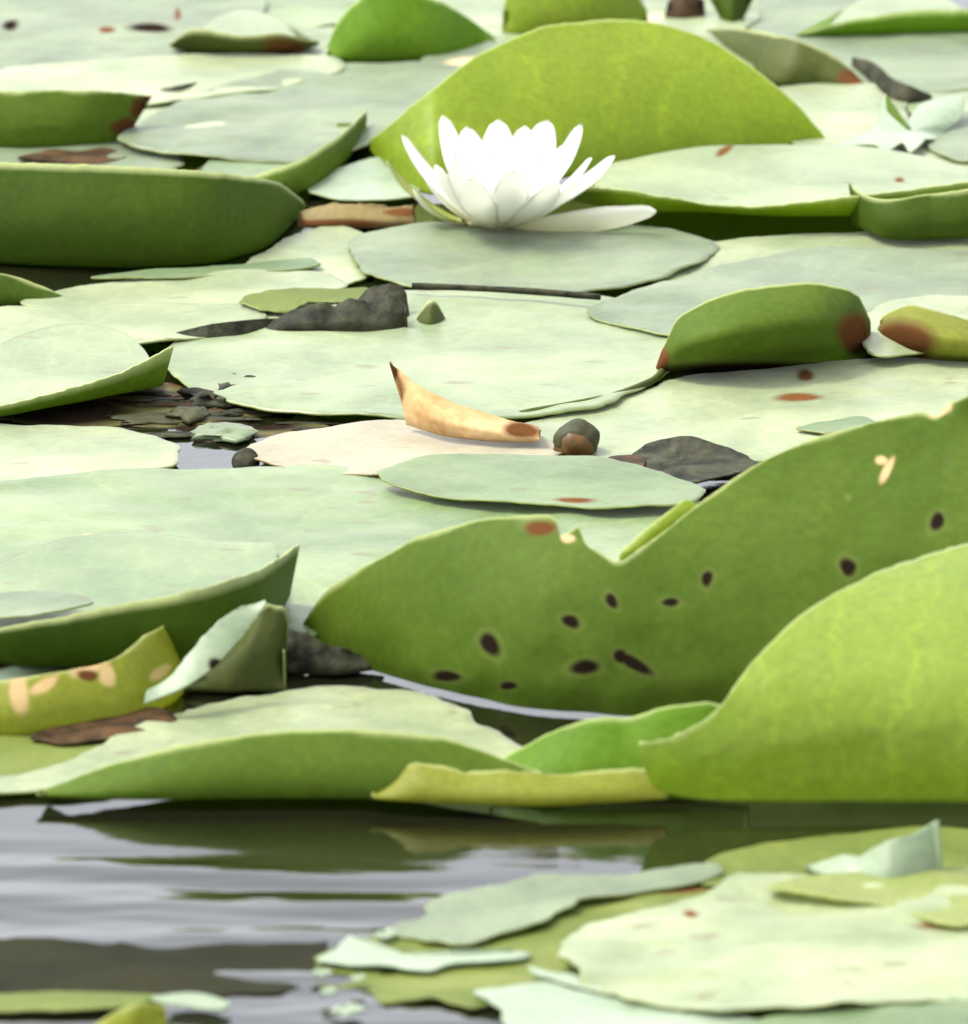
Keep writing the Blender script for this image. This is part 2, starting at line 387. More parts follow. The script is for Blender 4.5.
# ------------------------------------------------------------------ water: one sheet to the horizon
def build_water():
    def axis(fine0, fine1, step, far):
        a = list(np.arange(fine0, fine1+1e-9, step)); d = step
        while a[-1] < far: d *= 1.5; a.append(a[-1]+d)
        d = step
        while a[0] > -far: d *= 1.5; a.insert(0, a[0]-d)
        return np.array(a)
    xs = axis(-.42, .42, .006, 900); ys = axis(-.86, -.40, .0022, 900)
    V = []; F = []
    for y in ys:
        for x in xs:
            z = 0.
            if -.9 < y < -.40 and abs(x) < .5:
                f = min(1, (-.41-y)/.05)
                near = min(1, max(0, (-.512-y-.26*(x+.17)+.02*noise.noise(Vector((x*14, 2., 2.))))/.05))
                z = max(0, f)*((.00002+.00045*near)*math.sin(y*120+3*noise.noise(Vector((x*6, y*9, 3.1))))+(.00004+.0009*near)*noise.noise(Vector((x*9, y*34, 1.7)))+.0004*near*noise.noise(Vector((x*35, y*90, 5.)))) - .0005
            V.append((x, y, z))
    nx = len(xs)
    for i in range(len(ys)-1):
        for j in range(nx-1): F.append((i*nx+j, i*nx+j+1, (i+1)*nx+j+1, (i+1)*nx+j))
    me = bpy.data.meshes.new('water'); me.from_pydata(V, [], F)
    for p in me.polygons: p.use_smooth = True
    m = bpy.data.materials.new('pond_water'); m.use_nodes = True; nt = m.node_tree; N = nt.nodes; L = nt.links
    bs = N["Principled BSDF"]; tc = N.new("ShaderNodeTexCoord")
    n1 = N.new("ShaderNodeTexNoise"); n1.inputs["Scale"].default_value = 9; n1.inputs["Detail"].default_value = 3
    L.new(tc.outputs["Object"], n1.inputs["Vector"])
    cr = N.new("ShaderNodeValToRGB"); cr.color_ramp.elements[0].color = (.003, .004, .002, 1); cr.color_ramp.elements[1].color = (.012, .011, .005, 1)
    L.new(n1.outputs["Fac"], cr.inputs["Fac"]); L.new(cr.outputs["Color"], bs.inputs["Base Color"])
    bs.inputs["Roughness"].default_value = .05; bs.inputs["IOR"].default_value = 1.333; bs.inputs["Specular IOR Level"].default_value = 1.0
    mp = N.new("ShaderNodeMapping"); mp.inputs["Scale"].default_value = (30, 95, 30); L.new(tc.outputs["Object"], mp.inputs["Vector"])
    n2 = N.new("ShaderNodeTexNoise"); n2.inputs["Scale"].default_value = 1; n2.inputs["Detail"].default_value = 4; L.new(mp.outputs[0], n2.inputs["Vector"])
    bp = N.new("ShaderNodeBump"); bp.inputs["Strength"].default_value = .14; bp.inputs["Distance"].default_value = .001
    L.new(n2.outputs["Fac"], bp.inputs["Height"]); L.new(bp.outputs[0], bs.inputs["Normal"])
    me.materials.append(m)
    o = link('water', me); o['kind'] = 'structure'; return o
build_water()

# ================================================================== BACK ROWS
blob('lily_pad', 'grey white flat lily pad with dark specks at the far back, behind the cream band',
     [(-60,15),(60,-22),(190,-20),(262,-4),(252,22),(200,44),(150,62),(0,74),(-80,66)], 'grey', 'green', 4, N=260, M=60,
     spots=[(10,25,9,6,'dark'),(152,28,24,5,'dark'),(106,30,8,4,'brown'),(178,14,4,6,'brown')])
blob('lily_pad', 'very pale cream lily pad lying as a bright band across the upper left',
     [(-60,82),(0,68),(120,58),(240,54),(330,58),(345,70),(250,92),(150,104),(0,110),(-60,106)], 'cream', 'green', 6)
stand('lily_pad', 'small pale lily pad with green and brown turned-up rim at the far back',
      [(172,46),(200,52),(250,54),(300,50),(318,44)], [(170,42),(190,30),(240,35),(282,33),(316,41)], 'pale', 'olive', 5, 4, 44, z=5, spots=[(285,46,24,7,'brown')])
blob('lily_pad', 'pale lily pad lying flat between the small turned-up pad and the bright green dome leaf', [(270,50),(300,30),(345,26),(380,40),(360,56),(310,60)], 'pale', 'green', 2.5)
blob('lily_pad', 'dull flat lily pad at the very top, behind the bright green dome leaf', [(380,8),(430,-12),(520,-14),(560,10),(520,40),(430,40)], 'pale', 'green', 3)
stand('lily_pad', 'bright green lily pad standing up like a low dome at the top of the picture',
      [(326,58),(360,60),(400,60),(440,57),(470,50),(496,41)], [(327,50),(340,20),(366,-5),(415,-6),(460,14),(495,39)], 'green', 'bright', 7, -6, 22)
blob('lily_pad', 'grey green lily pad flat in front of the bright green dome leaf', [(420,62),(450,46),(500,40),(560,46),(560,70),(500,84),(440,80)], 'grey', 'green', 4, spots=[(470,62,26,5,'tan')])
stand('lily_pad', 'light green lily pad standing up behind the large yellow green leaf',
      [(502,34),(540,38),(580,38),(620,34),(648,28)], [(503,10),(516,-18),(580,-30),(630,-14),(648,16)], 'green', 'lime', 6, -5, 20)
blob('lily_pad', 'whitish lily pad at the top edge right of the light green standing leaf', [(630,30),(645,2),(680,-12),(740,-10),(760,14),(720,40),(670,44)], 'pale', 'green', 3, spots=[(654,18,10,5,'tan')])
stand('leaf_scrap', 'small brown withered leaf scrap at the top edge of the picture', [(664,17),(685,19),(706,17)], [(668,2),(684,-8),(704,0)], 'rust', 'rust', 3, -3, cat='leaf scrap', group=None, N=50, M=12)
stand('leaf_scrap', 'dark green leaf scrap pointing down at the top edge, next to the brown scrap', [(722,20),(732,25),(742,20)], [(708,-2),(732,-10),(756,-4)], 'dead', 'dark', 3, -3, cat='leaf scrap', group=None, N=50, M=12)
stand('lily_pad', 'pale lily pad with thin vivid green turned-up rim in the top right corner',
      [(796,35),(860,34),(940,33),(1010,33)], [(800,33),(850,20),(905,12),(1010,10)], 'pale', 'bright', 5, 2, 44, z=3)
blob('lily_pad', 'grey flat lily pad under the vivid green rim in the top right corner', [(690,48),(760,30),(860,32),(1000,30),(1010,84),(920,92),(840,78),(740,66)], 'grey', 'green', 3)
stand('lily_pad', 'dark olive lily pad rim with a rusty tip, right of the largest yellow green leaf',
      [(708,36),(745,62),(775,83),(820,85),(863,87)], [(706,30),(752,31),(800,42),(835,58),(863,84)], 'green', 'olive', 5, -4, 14, spots=[(852,78,16,10,'brown')], N=150, M=40)
stand('leaf_scrap', 'ragged dark brown strip of dead leaf lying slanted near the right edge at the top',
      [(853,66),(872,84),(888,101),(914,105),(931,100)], [(852,58),(872,62),(895,80),(912,88),(932,97)], 'dead', 'dead', 2, -2, cat='leaf scrap', group=None, N=60, M=14)
blob('lily_pad', 'cream flat lily pad between the olive rim with rusty tip and the torn white pad', [(750,92),(800,82),(880,84),(905,104),(880,142),(810,148),(770,128)], 'cream', 'green', 4)
blob('lily_pad', 'torn whitish lily pad with jagged near edge at the right, under the dead brown strip',
     [(884,94,124),(890,112,132),(903,122,134),(924,102,126),(962,95,124),(960,118,134),(942,136,142),(925,140),(910,152),(902,143),(885,151),(872,146),(838,146),(862,134),(878,122,132)], 'teal', 'green', 8, c=(912,131), p=1.5, wav=.0005)
blob('lily_pad', 'grey pad fragment lying at the right edge below the torn white pad', [(925,142),(945,118),(1000,104),(1010,160),(960,160)], 'grey', 'dark', 4)
blob('lily_pad', 'flat pale pad behind the torn white pad at the right edge', [(900,100),(930,84),(1000,80),(1010,116),(950,124)], 'pale', 'green', 3)
stand('lily_pad', 'green lily pad rim with burnt brown end in front of the pale cream band',
      [(-45,146),(30,147),(80,145),(112,140),(130,133)], [(-45,92),(30,92),(90,91),(125,93),(152,97)], 'green', 'green', 6, -4, 16,
      spots=[(124,126,16,8,'brown'),(140,108,10,10,'brown'),(150,98,8,6,'brown')], N=170, M=44)
stand('leaf_scrap', 'black green sliver of leaf between the cream band and the blue grey pad', [(152,98),(180,99),(212,86)], [(150,94),(178,86),(214,82)], 'dead', 'dead', 2, -2, cat='leaf scrap', group=None, N=50, M=12)
blob('lily_pad', 'whitish corner of a pad right beside the burnt brown end of the left green rim', [(125,136),(145,108),(185,96),(240,92),(250,116),(190,140)], 'cream', 'green', 4)
blob('lily_pad', 'blue grey broad lily pad spreading left of the largest yellow green leaf',
     [(120,140),(165,110),(215,88),(290,70),(370,61),(440,62),(474,70),(440,96),(396,128),(362,146),(300,162),(180,155)], 'grey', 'green', 6, wav=.0016)
stand('lily_pad', 'grey green lily pad with turned-up green corner behind the long dark green rim',
      [(150,204),(250,200),(300,190),(345,160),(364,128)], [(150,184),(245,178),(290,164),(330,142),(367,108)], 'green', 'green', 6, -3, 66, z=5, wav=.0016)
blob('leaf_scrap', 'reddish brown soggy leaf remains below the left green rim', [(20,160),(50,149),(80,151),(100,147),(125,156),(90,163),(60,161)], 'rust', 'rust', 3, cat='leaf scrap', group=None, N=80, M=10)
blob('lily_pad', 'dull pad between the left green rim and the long dark green rim', [(-60,158),(0,146),(90,140),(160,146),(180,166),(60,176),(-60,176)], 'grey', 'green', 1.8)
stand('lily_pad', 'long dark green lily pad rim curving up at the left edge, level with the flower',
      [(-50,258),(60,265),(150,266),(220,260),(268,244),(302,212)], [(-50,162),(60,164),(150,169),(230,175),(280,185),(304,204)], 'green', 'dark', 14, -4, 50)
stand('lily_pad', 'largest yellow green lily pad standing up translucent behind the white flower',
      [(371,150),(398,180),(436,196),(500,188),(580,176),(660,162),(740,152),(824,141)],
      [(371,141),(420,102),(488,52),(555,25),(620,20),(690,34),(760,76),(796,106),(825,139)], 'lime', 'lime', 8, -36, 0, curl=.4, planar=150, byx=True, N=180, M=50, wav=.0022)
stand('lily_pad', 'pale lily pad with a thick lime turned-up rim right of the white flower',
     [(575,198),(620,209),(700,212),(800,215),(900,214),(1010,212)], [(570,186),(615,188),(680,200),(740,207),(800,202),(870,194),(1010,176)], 'pale', 'lime', 6, 6, 70, z=11, bs=(.92, .97), hump=.3, N=220, M=50, wav=.0016,
     spots=[(640,160,14,8,'halo'),(725,150,10,4,'brown',-.5),(900,180,5,3,'brown')])
stand('lily_pad', 'dark green lily pad rim with a pointed corner in front of the lime rim',
      [(853,222),(880,235),(940,237),(1010,237)], [(848,182),(868,196),(930,195),(1010,182)], 'green', 'dark', 6, -3, 8, z=8)
stand('leaf_scrap', 'tan olive withered leaf strip lying left of the white flower', [(296,228),(330,230),(370,229),(416,226)], [(299,216),(320,208),(350,205),(380,209),(414,206)], 'rust', 'tan', 6, -6, 10, cat='leaf scrap', group=None, edge=.003, wav=.003, spots=[(340,224,50,5,'brown'),(400,212,16,5,'brown')], N=140, M=40)
blob('lily_pad', 'small bluish white lily pad tucked left of the white flower', [(310,192),(340,168),(380,158),(410,170),(410,196),(360,200)], 'teal', 'green', 4)
blob('lily_pad', 'pale pad at the very top left of the bright green dome leaf', [(240,10),(262,-12),(320,-20),(360,-6),(350,20),(300,30),(260,28)], 'pgreen', 'green', 2)
blob('lily_pad', 'dull green pad peeping between the dark pointed scrap and the vivid green rim', [(730,24),(770,-16),(850,-30),(880,0),(830,34),(770,42)], 'grey', 'green', 2)
blob('lily_pad', 'greyish cream pad low on the water between the largest leaf and the torn white pad', [(800,120),(850,110),(900,130),(1000,140),(1010,170),(860,172),(790,160)], 'pale', 'green', 2)
# ---- pads below the flower
blob('lily_pad', 'grey green lily pad lying directly under the white flower', [(350,238),(354,258),(372,276),(410,286),(480,290),(560,294),(640,284),(700,262),(720,244),(640,226),(560,222),(440,224),(385,228)], 'grey', 'green', 5, wav=.0016)
blob('lily_pad', 'cream lily pad lying as a thin strip below the dark rims right of the flower', [(620,268),(690,242),(800,234),(1000,234),(1010,266),(830,280),(700,284)], 'cream', 'green', 4)
blob('lily_pad', 'wide grey green lily pad behind the two rolled leaves at the right', [(588,312),(640,290),(700,270),(790,252),(900,248),(1000,252),(1010,312),(900,335),(750,345),(640,330)], 'grey', 'green', 8)
blob('lily_pad', 'whitish lily pad just right of the end of the long dark green rim', [(250,276),(290,238),(330,226),(372,236),(372,272),(330,286)], 'cream', 'green', 3)
blob('lily_pad', 'olive thin pad strip below the long dark green rim', [(90,276),(170,268),(240,262),(310,258),(322,264),(250,271),(160,279)], 'green', 'olive', 5)
blob('lily_pad', 'yellowish cream lily pad under the long dark green rim at the left', [(20,304),(100,282),(230,270),(330,272),(345,286),(260,302),(120,312)], 'cream', 'green', 4)
blob('lily_pad', 'white flat lily pad at the left edge, above the pad with the raised corner', [(-70,330),(-40,310),(60,304),(190,302),(258,306),(266,316),(210,334),(110,348),(0,354),(-70,350)], 'cream', 'green', 7)
stand('lily_pad', 'short green pad rim tapering out at the left edge, below the long dark green rim', [(-45,304),(0,304),(70,303)], [(-45,270),(5,275),(72,301)], 'green', 'dark', 3, -3, 8)
# ================================================================== MIDDLE
blob('lily_pad', 'largest flat whitish lily pad in the middle of the picture',
     [(162,352),(185,334),(250,314),(330,300),(440,290),(540,290),(620,298),(675,314),(694,334),(684,356),(656,380),(610,402),(540,414),(440,419),(330,414),(240,402),(185,384)], 'pale', 'green', 6, wav=.0012)
dead = stand('dead_leaf', 'crumpled dark grey dead leaf lying behind the large flat whitish pad',
      [(252,337),(300,340),(350,339),(408,336)], [(258,328),(290,316),(318,306),(332,309),(352,302),(372,306),(392,298),(407,312)], 'dead', 'dead', 10, -6, 14, cat='dead leaf', group=None, wav=.005, edge=.0025, N=160)
flp = stand('torn_lobe', None, [(330,330,331),(360,331,331),(409,330,331)], [(346,308,326),(358,302,324),(370,290,323),(384,285,323),(402,288,324),(407,308,328)], 'dead', 'dead', 6, -6, 0, wav=.004, edge=.002, parent=dead, N=120)
flp.location = flp.location - dead.location
stand('leaf_scrap', 'long thin grey strip of dead leaf left of the crumpled dead leaf', [(150,344),(210,346),(285,332)], [(150,340),(215,325),(288,318)], 'dead', 'dead', 2, -3, cat='leaf scrap', group=None, wav=.002)
blob('leaf_scrap', 'olive green leaf piece behind the crumpled dark grey dead leaf', [(240,302),(262,291),(300,286),(330,288),(368,286),(350,300),(310,300),(285,312),(262,310)], 'olive', 'olive', 9, cat='leaf scrap', group=None, N=90, M=12, edge=.002)
stand('leaf_scrap', 'small pointed dark green leaf bit right of the crumpled dead leaf', [(410,330),(428,333),(447,330)], [(415,322),(432,300),(446,322)], 'olive', 'olive', 3, -4, cat='leaf scrap', group=None, N=50, M=14)
tube('stalk', [(412,286,11),(470,288,11),(540,292,11),(600,297,11)], .0016, TOP['dead'], label='thin grey stalk lying from the dead leaf towards the right below the flower', cat='stalk')
stand('lily_pad', 'pale green lily pad at the left edge with a raised pointed green corner',
     [(-70,424),(0,416),(80,401),(140,389),(162,384)], [(-70,420),(0,406),(60,391),(120,372),(172,346)], 'pale', 'green', 4, 2, 80, z=8, bs=(.93, .98), hump=.4)
blob('lily_pad', 'dark red brown rotten pad at water level below the raised pointed corner', [(-40,414),(60,392),(160,386),(230,396),(300,412),(336,422),(290,436),(210,440),(130,432),(40,426)], 'rust', 'dead', .6, wav=.0013, zmin=-.01, edge=.004, spots=[(60,410,90,14,'dark'),(250,424,50,8,'dark'),(150,400,60,10,'dark'),(200,430,40,6,'dark')], N=160, M=30)
blob('lily_pad', 'white lily pad at the left edge in front of the rotten red brown pad', [(-90,448),(-30,428),(60,423),(125,428),(180,448),(170,466),(90,480),(0,488),(-90,486)], 'cream', 'green', 5)
# algae and water scraps
al = bpy.data.objects.new('algae_clump', None); COL.objects.link(al); al.location = gnd(222, 430); tag(al, 'grey green clump of pond algae between the rotten pad and the large flat pad', 'algae')
def alg(px, py, rx, ry, rz, mat, nm, z=0.002):
    p = gnd(px, py, z); o = lump(nm, p-np.array(al.location), (rx, ry, rz), 1, .75, mat, al, freq=140, lat=12, lon=20); return o
alg(215, 398, .014, .020, .004, TOP['dead'], 'strand'); alg(232, 380, .012, .008, .003, UND['deadgreen'], 'strand')
alg(224, 432, .013, .014, .0025, TOP['grey'], 'frond'); alg(190, 415, .010, .012, .003, UND['deadgreen'], 'frond')
alg(252, 384, .006, .006, .003, TOP['dead'], 'strand')
_r = random.Random(11)
for k in range(26):
    alg(_r.uniform(120, 320), _r.uniform(392, 440), _r.uniform(.008, .024), _r.uniform(.0015, .005), _r.uniform(.0006, .0016), _r.choice([TOP['dead'], TOP['dead'], TOP['rust'], UND['deadgreen']]), 'strand', .001)
ld = lump('seed_pod', gnd(246, 462, .003), (.0062, .0075, .006), 1, .2, TOP['dead']); tag(ld, 'small black rounded seed pod on the water at the edge of the algae', 'seed pod')
blob('lily_pad', 'pinkish cream lily pad under the curled dry orange leaf', [(246,450),(280,434),(330,426),(400,420),(480,426),(545,438),(560,452),(460,470),(320,474)], 'pink', 'tan', 6)
blob('lily_pad', 'cream lily pad with brown marks in front of the rolled green leaf', [(520,424),(580,408),(640,392),(680,376),(780,366),(900,358),(1010,360),(1020,420),(900,446),(740,462),(620,462),(550,446)], 'cream', 'green', 4, N=240, M=50,
     spots=[(806,375,8,7,'brown'),(800,397,26,4,'brown'),(735,388,40,3,'halo'),(870,392,30,4,'halo')])
tube('stalk', [(668,366,6),(650,382,6),(620,394,5),(570,405,5),(520,414,4)], .0018, UND['olive'], label='thin dark olive stalk curving from the rolled green leaf along the large flat pad', cat='stalk')
stand('lily_pad', 'green lily pad rolled up like a cushion right of the large flat pad',
      [(655,375),(720,374),(780,369),(838,361),(869,349)], [(664,350),(680,319),(715,300),(768,288),(832,287),(856,296),(869,322)], 'green', 'green', 62, 2, 0, curl=1.0, spots=[(660,365,10,16,'brown'),(855,335,18,20,'brown'),(760,372,110,9,'dark')])  # the long dark spot paints shade along the roll's lower half
stand('lily_pad', 'smaller olive brown rolled lily pad at the right edge beside the green cushion-like one',
      [(878,346),(915,358),(960,362),(1010,364)], [(880,320),(905,307),(945,315),(1010,338)], 'olive', 'yellow', 36, -4, 0, curl=1.2, spots=[(905,342,34,20,'brown')])
blob('lily_pad', 'cream pad corner between the two rolled leaves at the right', [(860,330),(890,300),(940,296),(1000,304),(1000,330),(920,352),(880,356)], 'cream', 'green', 9.5)
stand('dry_leaf', 'curled dry orange leaf with a raised pointed tip in the middle of the picture',
      [(408,424),(440,434),(490,440),(540,441)], [(389,363),(424,391),(470,410),(541,430)], 'dry', 'dry', 7, -10, 0, cat='dry leaf', group=None, z=9, spots=[(392,372,8,9,'brown'),(520,430,20,8,'brown')], N=150, M=40, curl=.8)
# spent bud
bud = bpy.data.objects.new('lily_bud', None); COL.objects.link(bud); bud.location = gnd(576, 460) - np.array([0, 0, .003]); tag(bud, 'round dark brown spent lily bud on the water in the middle', 'lily bud')
lump('bud_body', (0, 0, .0100), (.0104, .0104, .0098), 1, .16, UND['amber'], bud, freq=110)
lump('sepal', (.0003, .0014, .0122), (.0106, .0102, .0090), 1, .16, UND['deadgreen'], bud, freq=120, lat=20, lon=30)
blob('leaf_scrap', 'small amber brown leaf scrap right beside the round dark bud', [(604,466),(615,456),(634,455),(645,464),(630,474)], 'rust', 'rust', 8, cat='leaf scrap', group=None, N=60, M=10, p=2)
blob('dead_leaf', 'dark grey oval dead leaf lying right of the round brown bud', [(630,458),(650,444,462),(690,439,464),(730,449,466),(756,464),(715,478),(660,484)], 'dead', 'dead', 7, cat='dead leaf', group=None, p=2, c=(692,466))
blob('leaf_scrap', 'thin bright green leaf sliver at the edge of the spotted leaf, on the cream pad', [(800,428),(830,420),(865,416),(880,424),(840,434)], 'green', 'green', 6, cat='leaf scrap', group=None, N=60, M=10)
blob('lily_pad', 'narrow pale green lily pad below the round brown bud, on the big green pad', [(380,472),(430,456),(530,453),(630,464),(705,488),(700,502),(570,504),(450,496),(395,484)], 'green', 'green', 12, spots=[(575,500,20,3,'brown')], N=180, M=30)
blob('lily_pad', 'big pale green lily pad stretching across the picture behind the spotted leaf',
     [(-120,520),(-20,484),(100,472),(260,465),(400,468),(560,488),(690,498),(730,520),(680,560),(500,600),(330,630),(290,652),(150,655),(-60,640),(-140,580)], 'pgreen', 'green', 6, c=(260,550), wav=.0016, N=240, M=40, spots=[(93,538,6,4,'tan'),(215,549,18,3,'brown'),(30,552,8,3,'halo')])
stand('lily_pad', 'pale lily pad at the left whose near rim rises to a sharp dark green point',
     [(-60,662),(40,664),(140,664),(220,660),(262,640),(288,596)], [(-60,642),(0,628),(60,617),(130,603),(200,587),(258,569),(298,545)], 'pgreen', 'dark', 7, 3, 132, z=10, bs=(.95, .98), hump=.35, N=180, M=44)
# ================================================================== LEFT CLUSTER
blob('lily_pad', 'added grey sheet painting shade on the pale pad with the sharp point, left edge', [(-60,612),(0,592),(50,589),(92,602),(50,612),(-20,618)], 'grey', 'green', 18, wav=.0006)  # grey sheet added as painted shading on the pale pad's top
stand('lily_pad', 'bluish grey broken pad piece under the sharp dark green point at the left edge', [(-40,690),(20,686),(74,672)], [(-40,640),(10,634),(66,628)], 'teal', 'silver', 3, -14, face='top', spots=[(8,662,16,5,'dark',-.4)], N=120, M=40)
stand('lily_pad', 'small teal pad piece hidden between the yellow green eaten leaf and the sharp dark point', [(140,640),(180,645),(232,640)], [(146,614),(180,610),(228,620)], 'teal', 'silver', 2, -4, face='top')
stand('dead_leaf', 'dark olive limp leaf hanging to the water behind the pale pointed flap',
      [(176,690),(230,692),(286,688)], [(200,668),(246,632),(268,606),(281,604),(285,650)], 'dead', 'olive', 4, -8, 6, wav=.003, edge=.003, cat='dead leaf', group=None)
stand('dead_leaf', 'dark grey triangular leaf remains at the left foot of the spotted leaf',
      [(282,672),(330,674),(384,669)], [(282,636),(300,631),(330,648),(382,665)], 'dead', 'dead', 4, -4, 6, wav=.003, edge=.003, cat='dead leaf', group=None)
ld2 = lump('seed_pod', gnd(287, 646, .012), (.0062, .006, .0058), 1, .4, TOP['dead']); tag(ld2, 'small dark knobbly seed pod at the left tip of the spotted leaf', 'seed pod')
stand('lily_pad', 'yellow green lily pad eaten away in pale brown patches, at the left edge',
      [(-50,730),(20,733),(80,727),(140,716),(180,694),(192,658)], [(-50,690),(0,682),(60,672),(112,661),(150,633),(176,625),(191,636)], 'lime', 'yellow', 9, -6, 8, N=230, M=70,
      spots=[(20,694,10,22,'tan'),(44,686,18,6,'tan',-.5),(108,676,8,12,'tan'),(90,668,22,6,'tan',-.3),(88,676,10,6,'brown'),(160,672,12,6,'tan',-.5),(184,640,8,14,'brown')])
stand('lily_pad', 'pale silver pointed leaf flap leaning over right of the eaten yellow green pad',
      [(144,704,726),(190,684,724),(213,668,720),(238,642,712),(266,603,706)], [(146,692,724),(172,674,720),(196,644,714),(226,616,708),(265,600,704)], 'silver', 'silver', 1, -6, face='top', spots=[(216,664,7,7,'dark')], N=140, M=40, edge=.0015)
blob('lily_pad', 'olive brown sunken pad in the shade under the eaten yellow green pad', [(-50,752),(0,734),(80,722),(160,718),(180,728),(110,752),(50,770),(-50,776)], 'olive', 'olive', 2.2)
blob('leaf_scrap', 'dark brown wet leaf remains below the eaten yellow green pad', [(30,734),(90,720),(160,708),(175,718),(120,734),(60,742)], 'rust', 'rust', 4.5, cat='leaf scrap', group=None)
# ================================================================== FRONT LEAVES
spotted = stand('lily_pad', 'tall mid green lily pad with black spots and a notch between its two lobes',
      [(300,634),(345,658),(410,680),(480,697),(560,709),(640,712),(740,712),(840,712),(1010,712)],
      [(300,628),(326,592),(352,572),(382,556),(432,534),(488,523),(520,519),(546,518),(557,523),(561,537),(572,532),(578,528),(584,541),(600,551),(616,560),(621,560),(628,556),(648,543),(698,506),(760,466),(850,430),(905,415),(920,412),(935,416),(955,400),(1010,384)],
      'green', 'green', 20, -46, 0, planar=260, byx=True, N=420, M=140, wav=.0034, curl=.5,
      spots=[(489,644,13,9,'dark',.7),(570,621,9,7,'dark',.5),(612,601,8,6,'dark',.9),(670,602,8,5,'dark'),(707,578,6,8,'dark'),(848,568,9,9,'dark'),(938,521,7,10,'dark'),
             (586,667,16,7,'dark'),(620,656,8,7,'dark'),(634,664,18,7,'dark',.5),(448,676,14,6,'dark'),(508,686,10,4,'dark'),(887,471,4,15,'tan',.4),(882,460,7,4,'tan',.2),(540,526,22,10,'halo'),(540,529,18,7,'brown'),(568,538,7,5,'tan'),(940,410,14,5,'tan',-.5),(848,498,4,3,'halo')])
fold = stand('leaf_fold', None, [(619,562,691.5),(650,545,688.5),(700,506,679.5)], [(622,552,690),(648,528,686.5),(684,501,678.5)], 'lime', 'lime', 2, 0, parent=spotted, N=50, M=8)
fold.location = fold.location - spotted.location; fold['label'] = 'thin pale lime folded edge beside the notch'
blob('lily_pad', 'wet whitish lily pad lying flat between the spotted leaf and the front green rim',
     [(-70,790),(0,774),(60,762),(110,742),(180,712),(260,694),(340,684),(420,688),(450,704),(510,735),(530,765),(420,778),(150,780),(60,788),(0,792)], 'cream', 'green', 3, wav=.0012, edge=.002)  # real pad; its far edge also stands in for pale sheen on the water
stand('lily_pad', 'small bright green wavy lily pad lobe beside the yellow green front leaf',
      [(490,792),(560,796),(640,796),(750,796)], [(488,768),(520,750),(560,730),(600,718),(625,719),(660,709),(715,704),(750,715)], 'green', 'bright', 6, -14, 8)
stand('lily_pad', 'long low mid green lily pad rim along the front water edge',
      [(36,795),(150,797),(300,797),(430,797),(540,797)], [(40,794),(100,769),(180,746),(280,732),(380,732),(450,741),(500,759),(548,776)], 'pale', 'green', 9, -10, 30, N=150, z=5)
stand('lily_pad', 'low yellow green folded leaf strip along the front water edge',
      [(372,798),(440,801),(560,801),(668,798)], [(373,796),(392,778),(412,765),(434,767),(465,773),(505,770),(560,774),(610,770),(668,770)], 'lime', 'yellow', 8, -8, 6, z=6, edge=.0014, wav=.002)
stand('lily_pad', 'large smooth yellow green lily pad arching up at the right front',
      [(640,754,812),(646,772,812),(655,788,812),(700,798,812),(800,801,812),(900,802,812),(1010,802,812)],
      [(639,745,812),(660,741,812),(688,731,812),(716,711,812),(752,664,812),(800,618,812),(860,582,812),(920,558,812),(1010,534,812)], 'lime', 'arch', 20, -74, 0, planar=270, byx=True, N=200, M=60, curl=1.3, wav=.0016)
# ================================================================== WATER IN FRONT AND BOTTOM
blob('lily_pad', 'dark brown flat patch level with the water surface at the lower left', [(-80,950),(0,938),(120,940),(240,936),(320,940),(335,960),(310,984),(200,996),(60,998),(-80,996)], 'sunk', 'sunk', .25, wav=.0006, edge=.003, N=260, M=50, zmin=-.01)  # thin dark brown sheet at water level, its edges broken by the ripples
blob('lily_pad', 'olive brown thin pad edge at the bottom left, below the dark brown patch', [(-60,1000),(20,992),(110,992),(160,996),(120,1006),(20,1010),(-60,1012)], 'olive', 'olive', 1.8, wav=.0003)
stand('lily_pad', 'small lime green leaf tip poking up at the bottom edge', [(92,1030),(130,1036),(168,1030)], [(96,1026),(140,1002),(166,1006)], 'lime', 'yellow', 3, -3)
blob('lily_pad', 'olive half sunken lily pad at the bottom, left of the pale torn pad',
     [(312,964),(330,950),(352,946),(390,930),(460,916),(540,898),(640,884),(730,856),(800,842),(800,880),(690,930),(640,980),(600,1012),(560,1010),(520,1000),(470,1008),(430,998),(390,1000),(360,984),(330,982)], 'olive', 'olive', 1.3, wav=.0011, edge=.0022, N=300, M=50, zmin=-.01, spots=[(600,905,60,5,'halo'),(480,980,90,8,'halo'),(660,890,50,4,'brown')])
blob('lily_pad', 'pale grey green wet lily pad lying at the edge of the dark leaf reflection', [(392,934),(404,920),(420,916),(424,902),(470,886),(510,884),(540,876),(620,874),(660,868),(722,864),(716,876),(650,888),(600,898),(570,906),(540,924),(500,932),(470,942),(430,940)], 'grey', 'green', 4, edge=.0026, N=240)
blob('leaf_scrap', 'narrow white wet leaf strip at the left end of the olive half sunken pad', [(322,956),(340,944),(352,938),(372,944),(396,950),(440,953),(520,950),(515,956),(452,962),(430,966),(372,964),(345,962)], 'teal', 'silver', 4, cat='leaf scrap', group=None, N=160, M=12, edge=.0022)
blob('leaf_scrap', 'thin pale wet leaf streak where the olive pad meets the pale cream green pad', [(528,966),(545,970),(570,974),(600,990),(570,984),(540,976)], 'teal', 'silver', 5, cat='leaf scrap', group=None, N=90, M=10, edge=.002)
blob('lily_pad', 'grass green flat patch behind the upright torn white flap at lower right', [(690,880),(740,850),(840,834),(960,828),(1010,834),(1010,880),(880,892),(760,892)], 'olive', 'olive', 2.6)  # flat olive sheet close above the water
